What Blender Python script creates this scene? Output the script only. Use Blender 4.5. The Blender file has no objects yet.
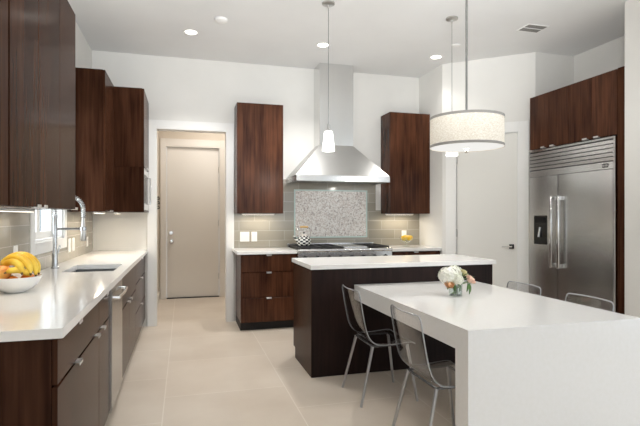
import bpy, bmesh, math, random
from mathutils import Vector, Matrix
random.seed(7)
C = bpy.context.scene.collection
SC = bpy.context.scene
PI = math.pi
H_CEIL = 3.37

# ------------------------------------------------------------------ camera
cam = bpy.data.cameras.new('camera')
cam.sensor_width = 36.0
cam.lens = 485/640*36
cam.shift_y = 3/640
cam.clip_start = 0.05
camo = bpy.data.objects.new('camera', cam)
camo.location = (0, 0, 1.37)
camo.rotation_euler = (PI/2, 0, -math.atan(136/485))
C.objects.link(camo)
SC.camera = camo

# ------------------------------------------------------------------ world and big lights
w = bpy.data.worlds.new('world')
SC.world = w
w.use_nodes = True
bg = w.node_tree.nodes['Background']
bg.inputs[0].default_value = (0.80, 0.90, 1.0, 1)
bg.inputs[1].default_value = 1.2

def area(name, loc, rot, sx, sy, power, color=(1, 1, 1)):
    l = bpy.data.lights.new(name, 'AREA')
    l.shape = 'RECTANGLE'
    l.size = sx; l.size_y = sy
    l.energy = power
    l.color = color
    o = bpy.data.objects.new(name, l)
    o.location = loc
    o.rotation_euler = rot
    C.objects.link(o)
    return o

# added daylight fill outside the unseen openings behind the camera and at right
for i, x in enumerate((-0.1, 1.45, 3.0)):
    area('rear_daylight_fill', (x, -3.3, 1.55), (PI/2, 0, 0), 1.35, 1.3, 5.5, (0.97, 0.985, 1.0))
area('side_daylight_fill', (5.0, 0.2, 1.6), (PI/2, 0, PI/2), 3.6, 2.3, 26, (0.97, 0.985, 1.0))
# daylight through the window over the sink
area('daylight_sink_window', (-2.3, 3.55, 2.0), (PI/2-0.25, 0, -PI/2+0.15), 1.6, 1.6, 90, (0.93, 0.97, 1.0))
# added spots beside the camera, brightening the room off the ceiling
fl = bpy.data.lights.new('ceiling_bounce_fill', 'SPOT')
fl.energy = 460; fl.spot_size = math.radians(74); fl.spot_blend = 0.6; fl.shadow_soft_size = 0.25; fl.color = (0.95, 0.975, 1.0)
flo = bpy.data.objects.new('ceiling_bounce_fill', fl)
flo.location = (0.5, 0.3, 1.95)
flo.rotation_euler = (Vector((0.95, 2.7, H_CEIL))-Vector(flo.location)).to_track_quat('-Z', 'Y').to_euler()
C.objects.link(flo)
fl2 = fl.copy()  # second added spot, brightening the right side of the room
fl2.energy = 170; fl2.spot_size = math.radians(60)
flo2 = bpy.data.objects.new('ceiling_bounce_fill', fl2)
flo2.location = (0.5, 0.3, 1.95)
flo2.rotation_euler = (Vector((2.9, 2.4, H_CEIL))-Vector(flo2.location)).to_track_quat('-Z', 'Y').to_euler()
C.objects.link(flo2)
# light in the hallway beyond the doorway
area('hall_ceiling_glow', (0.6, 7.5, 3.2), (0, 0, 0), 0.8, 0.8, 21, (1.0, 0.95, 0.89))

SC.view_settings.view_transform = 'Standard'
SC.view_settings.look = 'None'
SC.view_settings.gamma = 1.0
SC.view_settings.use_curve_mapping = False
SC.view_settings.exposure = 0.33

# ------------------------------------------------------------------ materials
def srgb(r, g, b):
    def f(c):
        c /= 255
        return c/12.92 if c <= 0.04045 else ((c+0.055)/1.055)**2.4
    return (f(r), f(g), f(b), 1)

def mat(name, col, rough=0.5, metal=0.0, **kw):
    m = bpy.data.materials.new(name)
    m.use_nodes = True
    b = m.node_tree.nodes['Principled BSDF']
    b.inputs['Base Color'].default_value = col
    b.inputs['Roughness'].default_value = rough
    b.inputs['Metallic'].default_value = metal
    for k, v in kw.items():
        b.inputs[k.replace('_', ' ')].default_value = v
    return m

def nt(m):
    return m.node_tree.nodes, m.node_tree.links, m.node_tree.nodes['Principled BSDF']

def noise_var(m, c1, c2, scale=(1, 1, 1), nscale=5, detail=4, lo=0.35, hi=0.65, rough=None, bump=0):
    n, l, b = nt(m)
    tc = n.new('ShaderNodeTexCoord'); mp = n.new('ShaderNodeMapping')
    mp.inputs['Scale'].default_value = scale
    l.new(tc.outputs['Object'], mp.inputs['Vector'])
    no = n.new('ShaderNodeTexNoise')
    no.inputs['Scale'].default_value = nscale; no.inputs['Detail'].default_value = detail
    l.new(mp.outputs['Vector'], no.inputs['Vector'])
    r = n.new('ShaderNodeValToRGB')
    r.color_ramp.elements[0].position = lo; r.color_ramp.elements[0].color = c1
    r.color_ramp.elements[1].position = hi; r.color_ramp.elements[1].color = c2
    l.new(no.outputs['Fac'], r.inputs['Fac'])
    l.new(r.outputs['Color'], b.inputs['Base Color'])
    if rough:
        mr = n.new('ShaderNodeMapRange')
        mr.inputs['To Min'].default_value = rough[0]; mr.inputs['To Max'].default_value = rough[1]
        l.new(no.outputs['Fac'], mr.inputs['Value']); l.new(mr.outputs['Result'], b.inputs['Roughness'])
    if bump:
        bp = n.new('ShaderNodeBump'); bp.inputs['Strength'].default_value = bump
        bp.inputs['Distance'].default_value = 0.01
        l.new(no.outputs['Fac'], bp.inputs['Height']); l.new(bp.outputs['Normal'], b.inputs['Normal'])
    return m

def wood(name, c1, c2, rough=0.3, along='z', spec=0.14):
    sc = {'z': (26, 26, 1.3), 'x': (1.3, 26, 26)}[along]
    m = mat(name, c1, rough)
    n, l, b = nt(m)
    tc = n.new('ShaderNodeTexCoord'); oi = n.new('ShaderNodeObjectInfo')
    ad = n.new('ShaderNodeVectorMath'); ad.operation = 'ADD'
    sc3 = n.new('ShaderNodeVectorMath'); sc3.operation = 'SCALE'; sc3.inputs['Scale'].default_value = 7.0
    l.new(oi.outputs['Random'], sc3.inputs[0])
    l.new(tc.outputs['Object'], ad.inputs[0]); l.new(sc3.outputs['Vector'], ad.inputs[1])
    mp = n.new('ShaderNodeMapping'); mp.inputs['Scale'].default_value = sc
    l.new(ad.outputs['Vector'], mp.inputs['Vector'])
    a = n.new('ShaderNodeTexNoise'); a.inputs['Scale'].default_value = 1.6; a.inputs['Detail'].default_value = 6
    a.inputs['Distortion'].default_value = 0.2
    l.new(mp.outputs['Vector'], a.inputs['Vector'])
    mp2 = n.new('ShaderNodeMapping'); mp2.inputs['Scale'].default_value = (3, 3, 0.9)
    l.new(ad.outputs['Vector'], mp2.inputs['Vector'])
    d = n.new('ShaderNodeTexNoise'); d.inputs['Scale'].default_value = 2.0; d.inputs['Detail'].default_value = 2
    l.new(mp2.outputs['Vector'], d.inputs['Vector'])
    mx = n.new('ShaderNodeMath'); mx.operation = 'ADD'
    l.new(a.outputs['Fac'], mx.inputs[0]); l.new(d.outputs['Fac'], mx.inputs[1])
    hv = n.new('ShaderNodeMath'); hv.operation = 'MULTIPLY'; hv.inputs[1].default_value = 0.5
    l.new(mx.outputs[0], hv.inputs[0])
    r = n.new('ShaderNodeValToRGB')
    r.color_ramp.elements[0].position = 0.36; r.color_ramp.elements[0].color = c1
    r.color_ramp.elements[1].position = 0.64; r.color_ramp.elements[1].color = c2
    l.new(hv.outputs[0], r.inputs['Fac']); l.new(r.outputs['Color'], b.inputs['Base Color'])
    b.inputs['Specular IOR Level'].default_value = spec
    b.inputs['Coat Weight'].default_value = 0.0
    b.inputs['Coat Roughness'].default_value = 0.14
    return m

M = {}
M['wall'] = noise_var(mat('wall_paint', srgb(226, 222, 215), 0.85), srgb(225, 223, 218), srgb(229, 227, 222), nscale=2)
M['hall'] = mat('hall_paint', srgb(204, 193, 178), 0.85)
M['ceiling'] = noise_var(mat('ceiling_paint', srgb(232, 231, 228), 0.9), srgb(232, 232, 231), srgb(235, 235, 234), nscale=2)
M['trim'] = mat('white_trim_paint', srgb(238, 237, 234), 0.4)
M['door'] = mat('door_paint', srgb(230, 228, 222), 0.42)
M['halldoor'] = mat('hall_door_paint', srgb(216, 210, 201), 0.45)
M['wood'] = wood('espresso_wood', srgb(44, 25, 16), srgb(76, 48, 34), 0.2, 'z', 0.018)
M['woodred'] = wood('reddish_espresso_wood', srgb(48, 26, 17), srgb(92, 57, 39), 0.26)
M['woodbase'] = wood('base_espresso_wood', srgb(42, 25, 17), srgb(74, 48, 35), 0.2, 'z', 0.028)
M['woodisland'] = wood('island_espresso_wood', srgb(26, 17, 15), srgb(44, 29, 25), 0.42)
M['toe'] = mat('toe_kick_black', srgb(24, 18, 16), 0.6)
M['quartz'] = noise_var(mat('white_quartz', srgb(236, 233, 228), 0.12), srgb(238, 236, 232), srgb(240, 238, 235), nscale=40, detail=3)
M['chrome'] = mat('chrome', (0.78, 0.78, 0.78, 1), 0.14, 1.0)
M['faucet'] = mat('faucet_chrome', (0.50, 0.51, 0.52, 1), 0.2, 1.0)
M['rod'] = mat('dark_brushed_rod', (0.22, 0.22, 0.21, 1), 0.35, 0.9)
M['pull'] = mat('satin_pull', (0.80, 0.79, 0.77, 1), 0.3, 0.65)
M['satin'] = mat('satin_nickel', (0.56, 0.55, 0.53, 1), 0.32, 1.0)
M['steelsink'] = mat('sink_steel', (0.33, 0.34, 0.36, 1), 0.35, 1.0)
M['white'] = mat('white_plastic', srgb(240, 239, 236), 0.35)
M['whiteceramic'] = mat('white_ceramic', srgb(242, 241, 238), 0.12)
M['black'] = mat('black_gloss', srgb(14, 14, 15), 0.25)
M['iron'] = mat('cast_iron', srgb(32, 31, 31), 0.55)
M['blackmetal'] = mat('black_metal', srgb(28, 27, 27), 0.4, 0.6)
M['void'] = mat('dark_slot', srgb(20, 20, 21), 0.7)

def steel(name, base, rough, stretch):
    m = mat(name, (base, base, base*0.985, 1), rough, 1.0)
    n, l, b = nt(m)
    tc = n.new('ShaderNodeTexCoord'); mp = n.new('ShaderNodeMapping')
    mp.inputs['Scale'].default_value = stretch
    l.new(tc.outputs['Object'], mp.inputs['Vector'])
    no = n.new('ShaderNodeTexNoise'); no.inputs['Scale'].default_value = 3; no.inputs['Detail'].default_value = 2
    l.new(mp.outputs['Vector'], no.inputs['Vector'])
    mr = n.new('ShaderNodeMapRange')
    mr.inputs['To Min'].default_value = rough-0.008; mr.inputs['To Max'].default_value = rough+0.012
    l.new(no.outputs['Fac'], mr.inputs['Value']); l.new(mr.outputs['Result'], b.inputs['Roughness'])
    return m
M['steelh'] = steel('brushed_steel_horizontal', 0.60, 0.26, (0.6, 0.6, 60))
M['steelhood'] = steel('brushed_hood_steel', 0.50, 0.3, (0.6, 0.6, 60))
M['steelv'] = steel('brushed_steel_vertical', 0.72, 0.2, (60, 60, 0.6))
M['steelv'].node_tree.nodes['Principled BSDF'].inputs['Anisotropic'].default_value = 0.7
M['steelv'].node_tree.nodes['Principled BSDF'].inputs['Anisotropic Rotation'].default_value = 0.25
M['steelreflect'] = steel('glossy_steel_reflecting_wood', 0.36, 0.2, (0.6, 0.6, 60))  # stainless steel; the dark wood's reflection is put into the base colour

def tiles(name, c1, c2, grout, bw, bh, mortar, axes, rough, offset=0.5, shift=(0, 0), bump=0.25, noise=None):
    m = mat(name, c1, rough)
    n, l, b = nt(m)
    tc = n.new('ShaderNodeTexCoord'); sp = n.new('ShaderNodeSeparateXYZ'); cb = n.new('ShaderNodeCombineXYZ')
    l.new(tc.outputs['Object'], sp.inputs[0])
    l.new(sp.outputs[axes[0]], cb.inputs[0]); l.new(sp.outputs[axes[1]], cb.inputs[1])
    ad = n.new('ShaderNodeVectorMath'); ad.operation = 'ADD'; ad.inputs[1].default_value = (shift[0], shift[1], 0)
    l.new(cb.outputs[0], ad.inputs[0])
    br = n.new('ShaderNodeTexBrick')
    br.inputs['Scale'].default_value = 1.0
    br.inputs['Brick Width'].default_value = bw; br.inputs['Row Height'].default_value = bh
    br.inputs['Mortar Size'].default_value = mortar; br.inputs['Mortar Smooth'].default_value = 0.1
    br.offset = offset
    br.inputs['Color1'].default_value = c1; br.inputs['Color2'].default_value = c2; br.inputs['Mortar'].default_value = grout
    l.new(ad.outputs[0], br.inputs['Vector'])
    out = br.outputs['Color']
    if noise:
        no = n.new('ShaderNodeTexNoise'); no.inputs['Scale'].default_value = noise[0]; no.inputs['Detail'].default_value = 5
        l.new(tc.outputs['Object'], no.inputs['Vector'])
        mx = n.new('ShaderNodeMix'); mx.data_type = 'RGBA'; mx.blend_type = 'MULTIPLY'
        mr = n.new('ShaderNodeMapRange'); mr.inputs['From Min'].default_value = 0.3; mr.inputs['From Max'].default_value = 0.7
        mr.inputs['To Max'].default_value = noise[1]
        l.new(no.outputs['Fac'], mr.inputs['Value']); l.new(mr.outputs['Result'], mx.inputs[0])
        l.new(out, mx.inputs[6]); mx.inputs[7].default_value = noise[2]
        out = mx.outputs[2]
    l.new(out, b.inputs['Base Color'])
    bp = n.new('ShaderNodeBump'); bp.inputs['Strength'].default_value = bump; bp.inputs['Distance'].default_value = 0.003
    bp.invert = True
    l.new(br.outputs['Fac'], bp.inputs['Height']); l.new(bp.outputs['Normal'], b.inputs['Normal'])
    return m
# the tile columns run front to back: brick rows along X are columns of width 0.92
M['floor'] = tiles('beige_porcelain_floor', srgb(216, 204, 189), srgb(210, 198, 183), srgb(228, 219, 207), 0.92, 0.92, 0.004,
                   (1, 0), 0.32, 0.5, (0.3, 0.14), 0.05, (1.6, 0.5, srgb(222, 214, 206)))
M['tileback'] = tiles('grey_green_glass_tile', srgb(164, 158, 145), srgb(150, 145, 133), srgb(184, 179, 168), 0.40, 0.128, 0.003,
                      (0, 2), 0.1, 0.5, (0.11, -0.025), 0.3)
M['tileleft'] = tiles('grey_green_glass_tile_side', srgb(164, 158, 145), srgb(150, 145, 133), srgb(184, 179, 168), 0.40, 0.128, 0.003,
                      (1, 2), 0.1, 0.5, (0.11, -0.025), 0.3)

def mosaic():
    m = mat('pebble_mosaic', srgb(205, 198, 190), 0.2)
    n, l, b = nt(m)
    tc = n.new('ShaderNodeTexCoord')
    v = n.new('ShaderNodeTexVoronoi'); v.inputs['Scale'].default_value = 74
    l.new(tc.outputs['Object'], v.inputs['Vector'])
    sp = n.new('ShaderNodeSeparateColor'); l.new(v.outputs['Color'], sp.inputs[0])
    r = n.new('ShaderNodeValToRGB'); r.color_ramp.interpolation = 'CONSTANT'
    cols = [(0, (226, 222, 217)), (0.3, (202, 194, 187)), (0.5, (234, 231, 227)), (0.7, (208, 197, 190)), (0.86, (172, 163, 157)), (0.94, (218, 213, 207))]
    e = r.color_ramp.elements
    e[0].position = 0; e[0].color = srgb(*cols[0][1]); e[1].position = cols[1][0]; e[1].color = srgb(*cols[1][1])
    for p, c in cols[2:]:
        k = e.new(p); k.color = srgb(*c)
    l.new(sp.outputs[0], r.inputs['Fac'])
    l.new(r.outputs['Color'], b.inputs['Base Color'])
    bp = n.new('ShaderNodeBump'); bp.inputs['Strength'].default_value = 0.4; bp.inputs['Distance'].default_value = 0.003; bp.invert = True
    l.new(v.outputs['Distance'], bp.inputs['Height']); l.new(bp.outputs['Normal'], b.inputs['Normal'])
    return m
M['mosaic'] = mosaic()
M['glassedge'] = mat('pale_glass_edge', srgb(196, 212, 206), 0.1)

def clear(name, tint, gloss_rough=0.04, ior=1.45, extra=0.0):
    m = bpy.data.materials.new(name); m.use_nodes = True
    n, l = m.node_tree.nodes, m.node_tree.links
    n.remove(n['Principled BSDF'])
    t = n.new('ShaderNodeBsdfTransparent'); t.inputs[0].default_value = tint
    g = n.new('ShaderNodeBsdfGlossy'); g.inputs['Roughness'].default_value = gloss_rough
    fr = n.new('ShaderNodeFresnel'); 
    ge = n.new('ShaderNodeNewGeometry'); mr = n.new('ShaderNodeMapRange')
    mr.inputs['To Min'].default_value = ior; mr.inputs['To Max'].default_value = 1/ior
    l.new(ge.outputs['Backfacing'], mr.inputs['Value']); l.new(mr.outputs[0], fr.inputs['IOR'])
    ad = n.new('ShaderNodeMath'); ad.operation = 'ADD'; ad.inputs[1].default_value = extra; ad.use_clamp = True
    l.new(fr.outputs[0], ad.inputs[0])
    mx = n.new('ShaderNodeMixShader')
    l.new(ad.outputs[0], mx.inputs[0]); l.new(t.outputs[0], mx.inputs[1]); l.new(g.outputs[0], mx.inputs[2])
    l.new(mx.outputs[0], n['Material Output'].inputs[0])
    return m
M['acrylic'] = clear('smoky_clear_acrylic', (0.92, 0.92, 0.93, 1), 0.05, 1.45, 0.02)
M['acrylicedge'] = mat('acrylic_edge', srgb(206, 208, 210), 0.12, Transmission_Weight=0.3, Alpha=0.8)
M['pane'] = clear('window_glass', (0.96, 0.98, 0.98, 1), 0.02, 1.3)
M['vase'] = clear('vase_glass', (0.93, 0.96, 0.95, 1), 0.03, 1.5, 0.04)
M['water'] = clear('vase_water', (0.93, 0.96, 0.94, 1), 0.03, 1.33)

def emit(name, col, strength):
    m = bpy.data.materials.new(name); m.use_nodes = True
    n, l = m.node_tree.nodes, m.node_tree.links
    n.remove(n['Principled BSDF'])
    e = n.new('ShaderNodeEmission'); e.inputs[0].default_value = col; e.inputs[1].default_value = strength
    l.new(e.outputs[0], n['Material Output'].inputs[0])
    return m
M['canglow'] = emit('can_light_glow', (1, 0.95, 0.87, 1), 9)
M['barglow'] = emit('light_bar_glow', (1, 0.90, 0.74, 1), 3.5)
M['pendglow'] = emit('pendant_glass_glow', (1, 0.98, 0.95, 1), 3.2)
M['diffglow'] = emit('diffuser_glow', (1, 0.98, 0.94, 1), 0.72)
def linen():
    m = mat('linen_shade', srgb(226, 217, 200), 0.8)
    noise_var(m, srgb(214, 203, 184), srgb(240, 234, 222), (30, 30, 55), 3.2, 4, 0.35, 0.65)
    n, l, b = nt(m)
    b.inputs['Emission Color'].default_value = (1, 0.93, 0.82, 1)
    b.inputs['Emission Strength'].default_value = 0.10
    return m
M['linen'] = linen()
M['ribbon'] = mat('grey_ribbon', srgb(150, 146, 140), 0.6)
M['banana'] = noise_var(mat('banana_skin', srgb(240, 200, 60), 0.45), srgb(226, 176, 40), srgb(246, 212, 84), nscale=14, detail=3)
M['bananatip'] = mat('banana_tip', srgb(110, 84, 40), 0.6)
M['orange'] = noise_var(mat('orange_peel', srgb(236, 140, 40), 0.45), srgb(228, 120, 30), srgb(240, 150, 50), nscale=40, bump=0.2)
M['mango'] = noise_var(mat('mango_skin', srgb(226, 150, 60), 0.4), srgb(214, 120, 50), srgb(236, 178, 84), nscale=7)
M['yellow'] = mat('yellow_fruit', srgb(248, 200, 50), 0.35)
M['petalw'] = noise_var(mat('white_petals', srgb(240, 238, 226), 0.6), srgb(232, 232, 212), srgb(250, 248, 242), nscale=9)
M['petalp'] = mat('peach_petals', srgb(250, 218, 200), 0.55)
M['petalo'] = mat('apricot_petals', srgb(248, 206, 160), 0.55)
M['petaly'] = mat('cream_yellow_petals', srgb(240, 228, 176), 0.55)
M['leaf'] = noise_var(mat('leaf_green', srgb(60, 98, 42), 0.45), srgb(44, 80, 34), srgb(92, 128, 60), nscale=20)
M['stem'] = mat('stem_green', srgb(96, 128, 62), 0.5)
def checker():
    m = mat('black_white_checks', (1, 1, 1, 1), 0.15)
    n, l, b = nt(m)
    tc = n.new('ShaderNodeTexCoord')
    sp = n.new('ShaderNodeSeparateXYZ'); l.new(tc.outputs['Object'], sp.inputs[0])
    at = n.new('ShaderNodeMath'); at.operation = 'ARCTAN2'
    l.new(sp.outputs[1], at.inputs[0]); l.new(sp.outputs[0], at.inputs[1])
    ml = n.new('ShaderNodeMath'); ml.operation = 'MULTIPLY'; ml.inputs[1].default_value = 8/PI
    l.new(at.outputs[0], ml.inputs[0])
    mz = n.new('ShaderNodeMath'); mz.operation = 'MULTIPLY'; mz.inputs[1].default_value = 46
    l.new(sp.outputs[2], mz.inputs[0])
    cb = n.new('ShaderNodeCombineXYZ'); l.new(ml.outputs[0], cb.inputs[0]); l.new(mz.outputs[0], cb.inputs[1]); cb.inputs[2].default_value = 0.5
    ck = n.new('ShaderNodeTexChecker'); ck.inputs['Scale'].default_value = 1
    ck.inputs['Color1'].default_value = srgb(240, 238, 232); ck.inputs['Color2'].default_value = srgb(22, 22, 24)
    l.new(cb.outputs[0], ck.inputs['Vector']); l.new(ck.outputs['Color'], b.inputs['Base Color'])
    return m
M['check'] = checker()
M['handlewood'] = mat('light_wood_grip', srgb(214, 176, 112), 0.45)
M['enamelw'] = mat('cream_enamel', srgb(232, 222, 214), 0.25)
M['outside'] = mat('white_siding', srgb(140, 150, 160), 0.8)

# ------------------------------------------------------------------ mesh helpers
class MB:
    def __init__(s):
        s.bm = bmesh.new()
    def box(s, x0, x1, y0, y1, z0, z1, bev=0.0, seg=2):
        bm = s.bm
        vs = [bm.verts.new((x, y, z)) for x in (x0, x1) for y in (y0, y1) for z in (z0, z1)]
        idx = [(0, 1, 3, 2), (4, 6, 7, 5), (0, 4, 5, 1), (2, 3, 7, 6), (0, 2, 6, 4), (1, 5, 7, 3)]
        fs = [bm.faces.new([vs[i] for i in f]) for f in idx]
        if bev:
            es = set(e for f in fs for e in f.edges)
            bmesh.ops.bevel(bm, geom=list(es), offset=bev, segments=seg, profile=0.5, affect='EDGES')
        return s
    def prism(s, pts, z0, z1):
        a = [s.bm.verts.new((p[0], p[1], z0)) for p in pts]; b = [s.bm.verts.new((p[0], p[1], z1)) for p in pts]
        s.bm.faces.new(a[::-1]); s.bm.faces.new(b)
        for i in range(len(pts)):
            j = (i+1) % len(pts)
            s.bm.faces.new((a[i], a[j], b[j], b[i]))
        return s
    def lathe(s, prof, c=(0, 0, 0), seg=32, cap0=False, cap1=False, sx=1, sy=1):
        rings = []
        for r, z in prof:
            if r < 1e-6:
                rings.append([s.bm.verts.new((c[0], c[1], c[2]+z))])
            else:
                rings.append([s.bm.verts.new((c[0]+sx*r*math.cos(2*PI*i/seg), c[1]+sy*r*math.sin(2*PI*i/seg), c[2]+z)) for i in range(seg)])
        for a, b in zip(rings, rings[1:]):
            for i in range(seg):
                j = (i+1) % seg
                if len(a) == 1 and len(b) == 1: continue
                if len(a) == 1: s.bm.faces.new((a[0], b[j], b[i]))
                elif len(b) == 1: s.bm.faces.new((a[i], a[j], b[0]))
                else: s.bm.faces.new((a[i], a[j], b[j], b[i]))
        if cap0 and len(rings[0]) > 1: s.bm.faces.new(rings[0][::-1])
        if cap1 and len(rings[-1]) > 1: s.bm.faces.new(rings[-1])
        return s
    def tube(s, pts, r, seg=10, caps=True):
        pts = [Vector(p) for p in pts]
        n = len(pts)
        rs = r if isinstance(r, (list, tuple)) else [r]*n
        prev = None
        rings = []
        for i, p in enumerate(pts):
            d = (pts[min(i+1, n-1)]-pts[max(i-1, 0)]).normalized()
            if prev is None:
                u = d.orthogonal().normalized()
            else:
                u = (prev-d*prev.dot(d))
                u = u.normalized() if u.length > 1e-6 else d.orthogonal().normalized()
            prev = u
            v = d.cross(u)
            rings.append([s.bm.verts.new(p+rs[i]*(math.cos(2*PI*k/seg)*u+math.sin(2*PI*k/seg)*v)) for k in range(seg)])
        for a, b in zip(rings, rings[1:]):
            for k in range(seg):
                j = (k+1) % seg
                s.bm.faces.new((a[k], a[j], b[j], b[k]))
        if caps:
            s.bm.faces.new(rings[0][::-1]); s.bm.faces.new(rings[-1])
        return s
    def sphere(s, c, r, sx=1, sy=1, sz=1, u=20, v=12):
        m = Matrix.Translation(c) @ Matrix.Diagonal((sx*r, sy*r, sz*r, 1))
        bmesh.ops.create_uvsphere(s.bm, u_segments=u, v_segments=v, radius=1, matrix=m)
        return s
    def grid(s, fn, nu, nv):
        vs = [[s.bm.verts.new(fn(i/nu, j/nv)) for j in range(nv+1)] for i in range(nu+1)]
        for i in range(nu):
            for j in range(nv):
                s.bm.faces.new((vs[i][j], vs[i+1][j], vs[i+1][j+1], vs[i][j+1]))
        return s
    def build(s, name, m, parent=None, smooth=False, loc=None, kind=None, angle=40):
        bm = s.bm
        bmesh.ops.recalc_face_normals(bm, faces=bm.faces[:])
        me = bpy.data.meshes.new(name)
        bm.to_mesh(me); bm.free()
        me.materials.append(M[m] if isinstance(m, str) else m)
        if smooth:
            me.polygons.foreach_set('use_smooth', [True]*len(me.polygons))
            try: me.set_sharp_from_angle(angle=math.radians(angle))
            except Exception: pass
        o = bpy.data.objects.new(name, me)
        C.objects.link(o)
        if loc: o.location = loc
        if parent: o.parent = parent
        if kind: o['kind'] = kind
        return o

def tag(o, label, cat, group=None):
    o['label'] = label; o['category'] = cat
    if group: o['group'] = group
    return o
def thing(name, label, cat, loc=(0, 0, 0), rotz=0, group=None):
    o = bpy.data.objects.new(name, None)
    o.empty_display_size = 0.05
    C.objects.link(o)
    o.location = loc; o.rotation_euler = (0, 0, rotz)
    return tag(o, label, cat, group)
def kids(o):
    return [c for c in bpy.data.objects if c.parent == o]
def copy_tree(o, loc, rotz=0, label=None):
    r = o.copy(); C.objects.link(r); r.location = loc; r.rotation_euler = (0, 0, rotz)
    if label: r['label'] = label
    for ch in kids(o):
        c = ch.copy(); C.objects.link(c); c.parent = r
        for g in kids(ch):
            d = g.copy(); C.objects.link(d); d.parent = c
    return r
def struct(name, mb, m, parent=None, smooth=False):
    return mb.build(name, m, parent, smooth, kind='structure')

# ------------------------------------------------------------------ the room
XL, XR, YB, YF, H = -1.07, 3.97, 6.38, -3.2, 3.37
struct('floor', MB().box(-1.25, 5.2, YF-0.15, 8.6, -0.1, 0), 'floor')
struct('ceiling', MB().box(-1.25, 5.2, YF-0.15, 8.6, H, H+0.1), 'ceiling')
# left wall with the window opening over the sink
WY0, WY1, WZ0, WZ1 = 3.99, 4.90, 1.17, 2.35
struct('wall_left', MB().box(XL-0.16, XL, YF, WY0, 0, H).box(XL-0.16, XL, WY1, YB+0.14, 0, H)
       .box(XL-0.16, XL, WY0, WY1, 0, WZ0).box(XL-0.16, XL, WY0, WY1, WZ1, H), 'wall')
# back wall with the doorway to the hall
DX0, DX1, DZ = -0.34, 0.536, 2.47
struct('wall_back', MB().box(XL, DX0, YB, YB+0.14, 0, H).box(DX1, 3.40, YB, YB+0.14, 0, H).box(DX0, DX1, YB, YB+0.14, DZ, H), 'wall')
struct('wall_pantry_side', MB().prism([(3.28, 5.72), (3.28, YB), (3.40, YB), (3.40, 5.77)], 0, H), 'wall')
# diagonal pantry wall, door opening in it: local x along the wall, y into the pantry
DA = math.atan2(-0.73, 0.85)
DL = math.hypot(0.85, 0.73)
pw = struct('wall_pantry_diagonal', MB().box(0, 0.165, 0, 0.12, 0, H).box(0.935, DL, 0, 0.12, 0, H).box(0.165, 0.935, 0, 0.12, 2.44, H), 'wall')
pw.location = (3.28, 5.72, 0); pw.rotation_euler = (0, 0, DA)
struct('wall_right_return', MB().box(4.13, 4.70, 4.99, 5.11, 0, H), 'wall')
struct('wall_right_recess', MB().box(4.70, 4.82, 3.45, 5.11, 0, H), 'wall')
struct('wall_right', MB().box(XR, 4.70, 2.3, 3.60, 0, H).box(XR, 4.12, YF, -1.9, 0, H)
       .box(XR, 4.12, -1.9, 2.3, 2.85, H).box(XR, 4.12, -1.9, 2.3, 0, 0.10), 'wall')
struct('wall_front', MB().box(XL, -0.85, YF-0.14, YF, 0, H).box(0.65, 0.70, YF-0.14, YF, 0, 2.2).box(2.2, 2.25, YF-0.14, YF, 0, 2.2)
       .box(3.75, XR, YF-0.14, YF, 0, H).box(-0.85, 3.75, YF-0.14, YF, 2.2, H).box(-0.85, 3.75, YF-0.14, YF, 0, 0.9), 'wall')
# hall
struct('wall_hall_left', MB().box(-0.55, -0.40, YB+0.14, 8.45, 0, H), 'hall')
struct('wall_hall_right', MB().box(1.9, 2.02, YB+0.14, 8.45, 0, H), 'hall')
struct('wall_hall_back', MB().box(-0.55, -0.29, 8.40, 8.52, 0, H).box(0.59, 2.02, 8.40, 8.52, 0, H).box(-0.29, 0.59, 8.40, 8.52, 2.535, H), 'hall')
# doorway casing
t1 = struct('trim_1', MB().box(DX0-0.10, DX0, YB-0.018, YB, 0, DZ+0.10, 0.003).box(DX1, DX1+0.088, YB-0.018, YB, 0, DZ+0.10, 0.003)
            .box(DX0, DX1, YB-0.018, YB, DZ, DZ+0.10, 0.003)
            .box(DX0, DX0+0.012, YB-0.018, YB+0.15, 0, DZ).box(DX1-0.012, DX1, YB-0.018, YB+0.15, 0, DZ).box(DX0+0.012, DX1-0.012, YB-0.018, YB+0.15, DZ-0.012, DZ), 'trim')
# hall door
d1 = struct('door_1', MB().box(-0.274, 0.573, 8.43, 8.47, 0.012, 2.515, 0.003), 'halldoor')
MB().box(-0.375, -0.29, 8.375, 8.40, 0, 2.65, 0.004).box(0.59, 0.69, 8.375, 8.40, 0, 2.65, 0.004).box(-0.29, 0.59, 8.375, 8.40, 2.535, 2.65, 0.004)\
    .box(-0.29, -0.277, 8.38, 8.47, 0, 2.535).box(0.577, 0.59, 8.38, 8.47, 0, 2.535).box(-0.277, 0.577, 8.38, 8.47, 2.519, 2.535).build('door_frame', 'halldoor', d1)
MB().box(-0.274, 0.573, 8.39, 8.47, 0, 0.012).build('threshold', 'blackmetal', d1)
for z in (0.35, 1.25, 2.15):
    MB().tube([(0.575, 8.425, z-0.05), (0.575, 8.425, z+0.05)], 0.012).build('hinge', 'satin', d1)
MB().lathe([(0, 0), (0.036, 0), (0.036, 0.012), (0.028, 0.02), (0, 0.02)], seg=20).build('deadbolt', 'chrome', d1, True, (-0.205, 8.43, 1.09)).rotation_euler = (PI/2, 0, 0)
MB().lathe([(0, 0), (0.036, 0), (0.036, 0.01), (0.014, 0.016), (0.012, 0.04), (0.03, 0.05), (0.036, 0.065), (0.024, 0.078), (0, 0.08)], seg=20).build('door_knob', 'chrome', d1, True, (-0.205, 8.43, 0.95)).rotation_euler = (PI/2, 0, 0)
struct('baseboard_hall', MB().box(-0.40, -0.385, YB+0.16, 8.36, 0, 0.14).box(0.70, 1.89, 8.385, 8.40, 0, 0.14), 'halldoor')
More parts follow.
